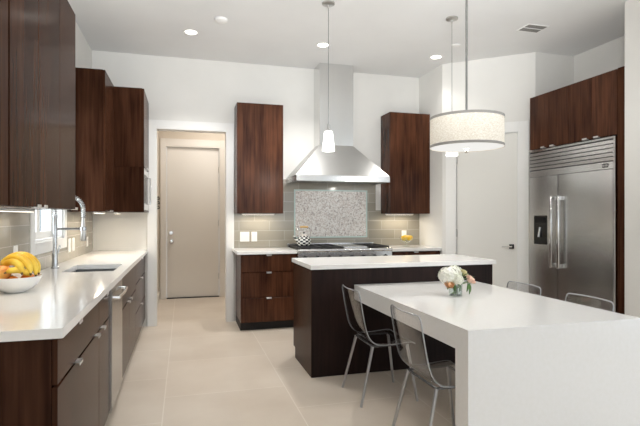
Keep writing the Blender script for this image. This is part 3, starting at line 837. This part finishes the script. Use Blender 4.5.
for hx, dd in ((SPL-0.055, fdoor), (SPL+0.055, rdoor)):
    q = MB()
    q.box(hx-0.017, hx+0.017, -0.072, -0.052, 0.80, 1.59, 0.006, 3)
    q.build('handle', 'chrome', dd, True)
    q = MB()
    for z in (0.825, 1.565):
        q.box(hx-0.014, hx+0.014, -0.0515, -0.0165, z-0.022, z+0.022, 0.003)
    q.build('handle_bracket', 'chrome', dd)
fc = cabinet('fridge_cabinet', 'dark wood cabinet with four doors above the stainless refrigerator', 'cabinet', (FX+0.005, FY0-0.002, 0), -R90, 1.21, 0.70, 2.15, 2.775,
             [('door', 0.3025*k, 0.3025*(k+1), 2.15, 2.775, [(0.3025*k+(0.23 if k % 2 == 0 else 0.07), 2.152, 'b')]) for k in range(4)], 0, 'woodred')
tag(MB().box(FX+0.004, 4.69, 3.605, 3.678, 0.0, 2.776, 0.0015, 1).build('end_panel', 'wood'), 'tall dark wood end panel right of the refrigerator', 'panel')

# ------------------------------------------------------------------ lights in the room
def canlight(x, y, label, power):
    t = thing('recessed_light', label, 'ceiling light', (x, y, H), 0, 'recessed can lights in the ceiling')
    MB().lathe([(0.062, -0.001), (0.062, -0.004), (0.085, -0.005), (0.09, -0.001)], seg=28).build('trim_ring', 'white', t, True)
    MB().lathe([(0, -0.0015), (0.061, -0.0015)], seg=28).build('lamp_disc', 'canglow', t)
    l = bpy.data.lights.new('ceiling_spot', 'SPOT'); l.energy = power; l.spot_size = 2.0; l.spot_blend = 0.8; l.shadow_soft_size = 0.06
    l.color = (1, 0.98, 0.95)
    o = bpy.data.objects.new('ceiling_spot', l); o.location = (0, 0, -0.03); o.parent = t; C.objects.link(o)
    return t
canlight(0.073, 5.455, 'recessed can light in the ceiling before the hallway doorway, leftmost of the three', 95)
canlight(1.565, 5.452, 'recessed can light in the ceiling just in front of the hood chimney', 95)
canlight(3.052, 5.48, 'recessed can light in the ceiling near the pantry corner, above the drum pendant', 12)
for (x, y) in ((0.1, 2.6), (1.3, 1.5), (3.2, 2.9)):     # added spots without fittings, out of frame, to even the brightness
    l = bpy.data.lights.new('ceiling_spot', 'SPOT'); l.energy = 10; l.spot_size = 2.0; l.spot_blend = 0.8; l.shadow_soft_size = 0.06; l.color = (1, 0.98, 0.95)
    o = bpy.data.objects.new('ceiling_spot', l); o.location = (x, y, H-0.03); C.objects.link(o)
sd = MB().lathe([(0.065, 0), (0.062, -0.02), (0.045, -0.032), (0, -0.034)], seg=28, cap0=False)
tag(sd.build('smoke_detector', 'white', None, True, (0.362, 5.012, H-0.001)), 'small round white smoke detector on the ceiling near the leftmost can light', 'smoke detector')
sp_ = MB().lathe([(0.05, 0), (0.05, -0.008), (0.04, -0.012), (0, -0.013)], seg=24)
tag(sp_.build('sprinkler_cover', 'white', None, True, (3.063, 5.032, H-0.001)), 'small round white ceiling cover beside the right pendant cord', 'ceiling cover')
# ceiling vent
VS = 0.76
vt = thing('ceiling_vent', 'rectangular white ceiling air vent with dark louvres, upper right', 'vent', (3.575, 4.36, H))
MB().box(-0.17, 0.17, -0.13, -0.115, -0.008, -0.001).box(-0.17, 0.17, 0.115, 0.13, -0.008, -0.001).box(-0.17, -0.155, -0.115, 0.115, -0.008, -0.001)\
    .box(0.155, 0.17, -0.115, 0.115, -0.008, -0.001).box(-0.155, 0.155, -0.006, 0.006, -0.008, -0.001).build('frame', 'white', vt)
MB().box(-0.155, 0.155, -0.115, 0.115, -0.002, -0.001).build('backing', 'void', vt)
lv = MB()
for k in range(12):
    y = -0.105+k*0.019
    if abs(y) > 0.01: lv.box(-0.154, 0.154, y-0.004, y+0.004, -0.006, -0.003)
lv.build('louvre', 'ribbon', vt)
for o in kids(vt): o.scale = (VS, VS, 1)
# pendants over the island
def pendant(x, y, label):
    t = thing('pendant_light', label, 'pendant light', (x, y, H), 0, 'small white glass pendants over the island')
    MB().lathe([(0, -0.001), (0.06, -0.001), (0.06, -0.016), (0.045, -0.022), (0.012, -0.024), (0.008, -0.05), (0, -0.05)], seg=24).build('canopy', 'satin', t, True)
    MB().tube([(0, 0, -0.05), (0, 0, -1.16)], 0.0028, 6).build('cord', 'rod', t)
    MB().lathe([(0, -1.14), (0.010, -1.14), (0.012, -1.19), (0.03, -1.20), (0.03, -1.206)], seg=20).build('socket', 'satin', t, True)
    MB().lathe([(0, -1.207), (0.036, -1.207), (0.040, -1.214), (0.059, -1.385), (0.058, -1.392), (0.053, -1.389)], seg=28).build('glass_shade', 'pendglow', t, True)
    l = bpy.data.lights.new('pendant_bulb', 'POINT'); l.energy = 7; l.shadow_soft_size = 0.05; l.color = (1, 0.96, 0.9)
    o = bpy.data.objects.new('pendant_bulb', l); o.location = (0, 0, -1.46); o.parent = t; C.objects.link(o)
    return t
pendant(1.305, 4.36, 'small white tapered glass pendant hanging in front of the range hood')
pendant(2.606, 4.357, 'small white glass pendant half hidden behind the large drum pendant')
# drum pendant over the table
dp = thing('drum_pendant', 'large linen drum pendant with grey ribbon edges over the white table', 'pendant light', (1.973, 3.1, H))
R_ = 0.259; za, zb = 2.085-H, 1.865-H
MB().lathe([(0, -0.001), (0.07, -0.001), (0.07, -0.02), (0.02, -0.03), (0, -0.03)], seg=24).build('canopy', 'satin', dp, True)
MB().tube([(0, 0, -0.03), (0, 0, za-0.02)], 0.0075, 10).build('rod', 'rod', dp, True)
MB().lathe([(R_, za), (R_, zb), (R_-0.003, zb), (R_-0.003, za), (R_, za)], seg=64).build('drum_shade', 'linen', dp, True)
MB().lathe([(R_+0.001, za), (R_+0.002, za), (R_+0.002, za-0.018), (R_+0.001, za-0.018)], seg=64).build('top_ribbon', 'ribbon', dp, True)
MB().lathe([(R_+0.001, zb+0.018), (R_+0.002, zb+0.018), (R_+0.002, zb), (R_+0.001, zb)], seg=64).build('bottom_ribbon', 'ribbon', dp, True)
MB().lathe([(0, zb+0.004), (R_-0.004, zb+0.004)], seg=64).build('diffuser', 'diffglow', dp)
MB().lathe([(0.022, zb+0.003), (0.022, zb-0.006), (0.008, zb-0.01), (0.008, zb-0.02), (0.014, zb-0.028), (0.008, zb-0.04), (0, zb-0.042)], seg=20).build('finial', 'chrome', dp, True)
sp3 = MB()
for k in range(3):
    an = 2*PI*k/3+0.4
    sp3.tube([(0, 0, za-0.02), ((R_-0.004)*math.cos(an), (R_-0.004)*math.sin(an), za-0.008)], 0.004, 6)
sp3.build('spider', 'satin', dp)
l = bpy.data.lights.new('drum_bulb', 'POINT'); l.energy = 1.6; l.shadow_soft_size = 0.08; l.color = (1, 0.92, 0.8)
o = bpy.data.objects.new('drum_bulb', l); o.location = (0, 0, (za+zb)/2); o.parent = dp; C.objects.link(o)
l = bpy.data.lights.new('drum_downlight', 'AREA'); l.shape = 'DISK'; l.size = 0.5; l.energy = 2; l.color = (1, 0.95, 0.87)
o = bpy.data.objects.new('drum_downlight', l); o.location = (0, 0, zb-0.004); o.parent = dp; C.objects.link(o)
# under-cabinet light bars
def lightbar(loc, rotz, ln, label, power):
    t = thing('light_bar', label, 'light', loc, rotz, 'light bars under the wall cabinets')
    MB().box(-ln/2, ln/2, -0.018, 0.018, -0.016, -0.0005, 0.002, 1).build('housing', 'white', t)
    MB().box(-ln/2+0.01, ln/2-0.01, -0.014, 0.014, -0.018, -0.0165).build('lens', 'barglow', t)
    l = bpy.data.lights.new('bar_glow', 'AREA'); l.shape = 'RECTANGLE'; l.size = ln; l.size_y = 0.03; l.energy = power; l.color = (1, 0.88, 0.70)
    o = bpy.data.objects.new('bar_glow', l); o.location = (0, 0, -0.02); o.parent = t; C.objects.link(o)
zl = ZU0-0.01
lightbar((0.92, YB-0.15, zl), 0, 0.42, 'slim light bar under the wall cabinet left of the hood', 1.3)
lightbar((2.90, YB-0.15, zl), 0, 0.42, 'slim light bar under the wall cabinet right of the hood', 1.3)
lightbar((XL+0.14, 3.0, ZU0), R90, 0.9, 'slim light bar under the three-door cabinet above the fruit bowl', 1.2)
lightbar((XL+0.25, 5.32, ZU0), R90, 0.5, 'slim light bar under the left wall cabinet past the window', 2.6)
lightbar((-0.72, 5.85, ZU0-0.0), R90, 0.3, 'slim light bar under the microwave cabinet by the doorway', 1.6)
lightbar((XL+0.14, 1.9, ZU0), R90, 0.6, 'slim light bar under the cabinet at the far left edge', 1.0)

# ------------------------------------------------------------------ outlets and switches
def plate(name, label, cat, loc, rotz, w_, h_, n=1, group=None, rocker=True):
    t = thing(name, label, cat, loc, rotz, group)
    MB().box(-w_/2, w_/2, -0.006, 0, -h_/2, h_/2, 0.002, 1).build('cover_plate', 'white', t)
    for k in range(n):
        x = (k-(n-1)/2)*0.046
        if rocker: MB().box(x-0.015, x+0.015, -0.0095, -0.0062, -0.032, 0.032, 0.001, 1).build('rocker', 'white', t)
        else:
            MB().box(x-0.015, x+0.015, -0.0085, -0.0062, 0.006, 0.032, 0.001, 1).box(x-0.015, x+0.015, -0.0085, -0.0062, -0.032, -0.006, 0.001, 1).build('socket_face', 'white', t)
yp = YB-0.0125
plate('light_switch', 'double white rocker switch plate on the tile left of the range', 'switch', (0.763, yp, 1.10), 0, 0.122, 0.128, 2)
plate('outlet', 'single white outlet plate beside the double switch, left of the range', 'outlet', (0.888, yp, 1.10), 0, 0.075, 0.128, 1, 'outlets on the tile', False)
plate('outlet', 'single white outlet plate on the tile behind the yellow bowl', 'outlet', (3.035, yp, 1.105), 0, 0.075, 0.115, 1, 'outlets on the tile', False)
xp = XL+0.0125
plate('outlet', 'white outlet plate on the left tile wall just behind the fruit bowl', 'outlet', (xp, 3.57, 1.12), R90, 0.075, 0.12, 1, 'outlets on the tile', False)
plate('light_switch', 'white switch plate beside the sink window, nearer of two plates', 'switch', (xp, 5.11, 1.09), R90, 0.09, 0.13, 1, 'switches past the sink window')
plate('light_switch', 'white switch plate past the sink window, farther of two plates', 'switch', (xp, 5.28, 1.09), R90, 0.09, 0.13, 1, 'switches past the sink window')
plate('outlet', 'small white outlet low on the left tile wall behind the spray head', 'outlet', (xp, 6.0, 1.08), R90, 0.075, 0.11, 1, 'outlets on the tile', False)
lt = MB()
for z in (0.0, 0.065, 0.13):
    lt.tube([(0, 0, z), (0.05, 0, z+0.014), (0.058, 0, z-0.014), (0.02, 0, z-0.03)], 0.010, 8)
lt.box(-0.001, 0.006, -0.014, 0.014, -0.04, 0.16)
tag(lt.build('latch', 'blackmetal', None, True, (-0.399, 7.35, 1.50)), 'small black metal fitting on the hallway wall just inside the doorway', 'latch')
plate('light_switch', 'white switch plate on the hallway wall below the black fitting', 'switch', (-0.3995, 7.35, 1.22), R90, 0.08, 0.13, 1)

# ------------------------------------------------------------------ fruit bowl
bx, by, bz = -0.892, 3.02, 0.9525
bo = MB().lathe([(0, 0), (0.05, 0), (0.055, 0.004), (0.085, 0.02), (0.112, 0.045), (0.127, 0.075), (0.131, 0.088), (0.126, 0.088), (0.121, 0.075), (0.108, 0.048), (0.08, 0.026), (0.045, 0.012), (0, 0.010)], seg=44)
tag(bo.build('fruit_bowl', 'whiteceramic', None, True, (bx, by, bz)), 'white ceramic bowl of fruit on the left counter', 'bowl')
def orange(dx, dy, dz, r, label):
    t = thing('orange', label, 'orange', (bx+dx, by+dy, bz+dz), 0, 'oranges in the bowl')
    MB().sphere((0, 0, 0), r, 1, 1, 0.95).build('peel', 'orange', t, True)
    MB().lathe([(0, 0.003), (0.005, 0.002), (0.006, 0)], (0, 0, r*0.945), 8).build('stem_end', 'stem', t)
orange(0.065, -0.03, 0.066, 0.036, 'orange at the right side of the fruit bowl under the bananas')
orange(0.0, -0.055, 0.062, 0.035, 'orange at the front of the fruit bowl under the small banana')
orange(0.045, 0.055, 0.064, 0.036, 'orange at the back of the fruit bowl behind the bananas')
mg = MB()
mg.lathe([(0, -0.062), (0.022, -0.056), (0.041, -0.035), (0.047, -0.005), (0.040, 0.025), (0.027, 0.048), (0.012, 0.060), (0, 0.062)], seg=22)
mgo = mg.build('pear', 'mango', None, True, (bx-0.058, by-0.062, bz+0.108))
mgo.rotation_euler = (0.1, 1.25, 0)
tag(mgo, 'orange-tinged pear at the left side of the fruit bowl', 'fruit')
bt = thing('banana_bunch', 'bunch of yellow bananas arching over the oranges in the bowl', 'bananas', (bx, by, bz+0.10))
RD = Vector((0.963, -0.27, 0)); FD = Vector((0.27, 0.963, 0)); UP = Vector((0, 0, 1))
def banana(a0, a1, rad, off, cx, cz, r=0.019, flat=1.0):
    pts = []; rs = []
    n = 16
    for i in range(n+1):
        q = i/n; a = math.radians(a0+(a1-a0)*q)
        p = RD*(cx+rad*math.cos(a)) + UP*(cz+rad*flat*math.sin(a)) + FD*off*(0.3+0.7*q)
        pts.append(p)
        rs.append(r*(0.28+0.72*min(1, q/0.18)) if q < 0.18 else (r*(0.35+0.65*min(1, (1-q)/0.16))))
    o = MB().tube(pts, rs, 9).build('banana', 'banana', bt, True, angle=70)
    MB().tube([pts[-1], pts[-1]+(pts[-1]-pts[-2]).normalized()*0.012], [r*0.34, r*0.22], 7).build('banana_tip', 'bananatip', o, True)
    return pts
for (a0, a1, rad, off, cx, cz, r) in ((165, 5, 0.092, -0.045, 0.018, 0.0, 0.020), (165, -4, 0.096, -0.012, 0.022, 0.004, 0.020), (163, -2, 0.094, 0.022, 0.020, 0.008, 0.020),
                                     (160, 12, 0.070, -0.075, 0.012, 0.0, 0.019)):
    banana(a0, a1, rad, off, cx, cz, r)
banana(20, 125, 0.055, -0.100, 0.045, -0.026, 0.017)
st = RD*(0.018-0.092*0.97)+UP*0.028
MB().tube([st-RD*0.022-UP*0.012, st, st+UP*0.012+RD*0.006], [0.010, 0.016, 0.013], 8).build('bunch_stem', 'bananatip', bt, True)

# ------------------------------------------------------------------ kettle and yellow bowl
kt = thing('tea_kettle', 'black and white checked tea kettle with wooden grip on the range', 'kettle', (1.487, 6.07, 0.991))
MB().lathe([(0, 0), (0.075, 0), (0.092, 0.012), (0.097, 0.04), (0.092, 0.075), (0.075, 0.105), (0.05, 0.125)], seg=36).build('kettle_body', 'check', kt, True)
ld = MB().lathe([(0.05, 0.1255), (0.052, 0.13), (0.035, 0.142), (0, 0.147)], seg=28).build('lid', 'enamelw', kt, True)
MB().lathe([(0.006, 0.146), (0.006, 0.155), (0.013, 0.162), (0.010, 0.172), (0, 0.175)], seg=14).build('lid_knob', 'black', ld, True)
MB().tube([(-0.08, -0.01, 0.06), (-0.115, -0.015, 0.085), (-0.14, -0.02, 0.125)], [0.024, 0.016, 0.011], 12).build('spout', 'check', kt, True)
hn = MB()
for s in (-1, 1):
    hn.tube([(s*0.078, 0, 0.10), (s*0.088, 0, 0.16), (s*0.078, 0, 0.215), (s*0.05, 0, 0.235)], 0.0045, 8)
hn.build('handle_wire', 'chrome', kt, True)
MB().tube([(-0.055, 0, 0.236), (-0.03, 0, 0.238), (0, 0, 0.239), (0.03, 0, 0.238), (0.055, 0, 0.236)], [0.011, 0.013, 0.0135, 0.013, 0.011], 12).build('handle_grip', 'handlewood', kt, True)

yb = thing('footed_bowl', 'clear footed glass bowl of yellow lemons on the counter right of the range', 'bowl', (2.935, 6.08, 0.9525))
MB().lathe([(0, 0), (0.05, 0), (0.05, 0.005), (0.012, 0.014), (0.010, 0.045), (0.03, 0.055), (0.075, 0.085), (0.092, 0.125), (0.088, 0.125), (0.072, 0.09), (0.03, 0.063), (0, 0.058)], seg=36).build('glass_bowl', 'vase', yb, True)
for i, (dx, dy, dz, rz, lab) in enumerate(((-0.045, -0.02, 0.118, 0.4, 'yellow lemon at the left of the footed glass bowl'), (0.045, -0.02, 0.118, 2.2, 'yellow lemon at the right of the footed glass bowl'),
                        (0.0, 0.045, 0.12, 1.2, 'yellow lemon at the back of the footed glass bowl'), (0.0, -0.055, 0.122, 0.1, 'yellow lemon at the front of the footed glass bowl'))):
    lm = MB().lathe([(0, -0.051), (0.009, -0.047), (0.026, -0.033), (0.036, -0.011), (0.036, 0.011), (0.026, 0.033), (0.009, 0.047), (0, 0.052)], seg=18)
    o = lm.build('lemon', 'yellow', None, True, (2.935+dx, 6.08+dy, 0.9525+dz)); o.rotation_euler = (PI/2, 0, rz)
    tag(o, lab, 'lemon', 'lemons in the glass bowl')

# ------------------------------------------------------------------ flowers on the table
vx, vy, vz = 1.955, 3.22, tz+0.0005
vs = MB().lathe([(0, 0), (0.046, 0), (0.05, 0.004), (0.052, 0.10), (0.05, 0.10), (0.047, 0.008), (0, 0.007)], seg=32)
va = thing('glass_vase', 'short clear glass cylinder vase of flowers on the white table', 'vase', (vx, vy, vz))
vs.build('vase_glass', 'vase', va, True)
MB().lathe([(0, 0.0075), (0.0465, 0.0085), (0.0485, 0.06), (0, 0.06)], seg=32).build('water', 'water', va, True)
def leaf_mesh(mb, p, d, up, L, W):
    d = Vector(d).normalized(); up = Vector(up); sd = d.cross(up).normalized(); up = sd.cross(d)
    rows = []
    for i in range(8):
        q = i/7; wv = W*math.sin(PI*min(1, q*0.97+0.03))**0.8*(1-0.25*q)
        c = Vector(p)+d*L*q-up*(0.25*L*q*q)
        rows.append([mb.bm.verts.new(c-sd*wv+up*wv*0.3), mb.bm.verts.new(c), mb.bm.verts.new(c+sd*wv+up*wv*0.3)])
    for a, b in zip(rows, rows[1:]):
        mb.bm.faces.new((a[0], a[1], b[1], b[0])); mb.bm.faces.new((a[1], a[2], b[2], b[1]))
def hydrangea(dx, dy, dz, r, label, seed):
    rn = random.Random(seed)
    t = thing('hydrangea', label, 'flower', (vx, vy, vz), 0, 'flowers in the glass vase')
    m = MB(); c = Vector((dx, dy, dz))
    m.sphere(c, r*0.82, 1, 1, 0.85, 14, 9)
    n = 95
    for k in range(n):
        zc = 1-2*(k+0.5)/n; a = k*2.399963
        if zc < -0.72: continue
        nv = Vector((math.sqrt(1-zc*zc)*math.cos(a), math.sqrt(1-zc*zc)*math.sin(a), zc))
        p = c+Vector((nv.x*r, nv.y*r, nv.z*r*0.86))*(0.93+0.12*rn.random())
        u = nv.orthogonal().normalized(); v = nv.cross(u)
        a0 = rn.random()*PI
        s = r*0.24
        for q in range(4):
            th = a0+q*PI/2
            e = math.cos(th)*u+math.sin(th)*v; g = math.cos(th+PI/2)*u+math.sin(th+PI/2)*v
            pts = [p, p+e*s*0.55-g*s*0.5+nv*s*0.12, p+e*s*1.05+nv*s*0.1, p+e*s*0.55+g*s*0.5+nv*s*0.12]
            m.bm.faces.new([m.bm.verts.new(x) for x in pts])
    o = m.build('flower_head', 'petalw', t)
    MB().tube([(dx*0.9, dy*0.9, dz-r*0.6), (dx*0.35, dy*0.35, 0.09), (-dx*0.3, -dy*0.3, 0.012)], 0.0035, 6).build('stem', 'stem', t, True)
    return t
hydrangea(-0.064, -0.01, 0.150, 0.074, 'large white hydrangea at the left of the vase on the table', 1)
hydrangea(0.012, 0.04, 0.165, 0.062, 'white hydrangea at the back centre of the vase on the table', 2)
hydrangea(-0.02, -0.055, 0.125, 0.045, 'small white hydrangea at the front of the vase on the table', 3)
def rose(dx, dy, dz, r, mt, label, tilt):
    r *= 1.1
    t = thing('rose', label, 'flower', (vx, vy, vz), 0, 'flowers in the glass vase')
    m = MB()
    m.lathe([(0, -0.5*r), (0.35*r, -0.35*r), (0.45*r, 0.1*r), (0.3*r, 0.5*r), (0.1*r, 0.62*r), (0, 0.6*r)], seg=12)
    for ring, (rr, hh, n) in enumerate(((0.52, 0.62, 4), (0.75, 0.52, 5), (1.0, 0.36, 6))):
        for k in range(n):
            a = 2*PI*k/n+ring*0.5; wv = 2*PI/n*0.66
            rows = []
            for i in range(5):
                q = i/4; row = []
                for j in range(5):
                    th = a+(j/4-0.5)*2*wv*math.sin(PI*(0.25+0.6*q))
                    rad = r*rr*(0.35+0.65*math.sin(PI/2*min(1, q*1.15)))+r*0.10*q*q
                    z = r*(-0.5+(hh+0.5)*q)-r*0.14*(abs(j/4-0.5)*2)**2*q
                    row.append(m.bm.verts.new((rad*math.cos(th), rad*math.sin(th), z)))
                rows.append(row)
            for i in range(4):
                for j in range(4): m.bm.faces.new((rows[i][j], rows[i][j+1], rows[i+1][j+1], rows[i+1][j]))
    o = m.build('flower_head', mt, t, True, (dx, dy, dz)); o.rotation_euler = tilt
    MB().tube([(dx*0.95, dy*0.95, dz-r*0.4), (dx*0.45, dy*0.45, 0.088), (-dx*0.25, -dy*0.25, 0.012)], 0.003, 6).build('stem', 'stem', t, True)
rose(-0.085, -0.06, 0.092, 0.030, 'petalo', 'apricot rose low at the left of the vase on the table', (0.7, -0.5, 0))
rose(0.098, -0.045, 0.118, 0.034, 'petalp', 'peach pink rose at the right of the vase on the table', (0.6, 0.5, 0))
rose(0.085, 0.02, 0.158, 0.028, 'petaly', 'cream yellow rose above the peach rose in the vase', (0.1, 0.5, 0))
rose(0.062, -0.01, 0.178, 0.022, 'petaly', 'small cream rosebud at the top right of the vase', (0.0, 0.3, 0))
def sprig(label, leaves, stem_to):
    t = thing('leaf_sprig', label, 'leaves', (vx, vy, vz), 0, 'flowers in the glass vase')
    x, y, z = stem_to
    MB().tube([(x, y, z), (x*0.45, y*0.45, 0.092), (-x*0.2, -y*0.2, 0.012)], 0.0025, 6).build('stem', 'stem', t, True)
    for (p, d, L, W) in leaves:
        m = MB(); leaf_mesh(m, p, d, (0, 0, 1) if abs(Vector(d).normalized().z) < 0.85 else (0.3, -1, 0.2), L, W)
        o = m.build('leaf', 'leaf', t, True)
        o.modifiers.new('thickness', 'SOLIDIFY').thickness = 0.0006
sprig('green leaf sprig at the front centre of the vase', [((0.022, -0.045, 0.10), (0.1, -0.5, 0.8), 0.065, 0.018), ((0.03, -0.045, 0.12), (0.7, -0.5, 0.5), 0.05, 0.016), ((0.01, -0.045, 0.105), (-0.5, -0.6, -0.2), 0.05, 0.015)], (0.025, -0.04, 0.12))
sprig('long green leaves hanging down at the right of the vase', [((0.085, -0.05, 0.095), (0.12, -0.15, -1), 0.085, 0.016), ((0.07, -0.055, 0.10), (-0.05, -0.2, -1), 0.07, 0.013), ((0.11, -0.02, 0.125), (1, 0.1, 0.5), 0.05, 0.008)], (0.08, -0.045, 0.11))
sprig('green leaves low at the left of the vase', [((-0.075, -0.05, 0.075), (-0.8, -0.5, -0.1), 0.045, 0.014), ((-0.04, -0.05, 0.09), (-0.1, -0.5, -0.8), 0.05, 0.014), ((-0.10, 0.0, 0.18), (-1, 0.2, 0.35), 0.04, 0.008)], (-0.06, -0.03, 0.09))
sprig('green leaf sprig at the top right of the vase between cream roses', [((0.055, -0.02, 0.14), (0.3, -0.5, 0.7), 0.05, 0.014), ((0.07, 0.0, 0.15), (1, -0.2, 0.3), 0.055, 0.012)], (0.055, -0.01, 0.14))
sprig('short green stems and leaves standing inside the glass vase', [((0.015, -0.025, 0.03), (0.2, -0.3, 1), 0.06, 0.012), ((-0.02, -0.02, 0.025), (-0.3, -0.2, 1), 0.06, 0.012), ((0.0, 0.02, 0.03), (0.4, 0.2, 1), 0.06, 0.012), ((-0.005, -0.03, 0.02), (0.05, 0.05, 1), 0.065, 0.010)], (0.012, 0.012, 0.10))
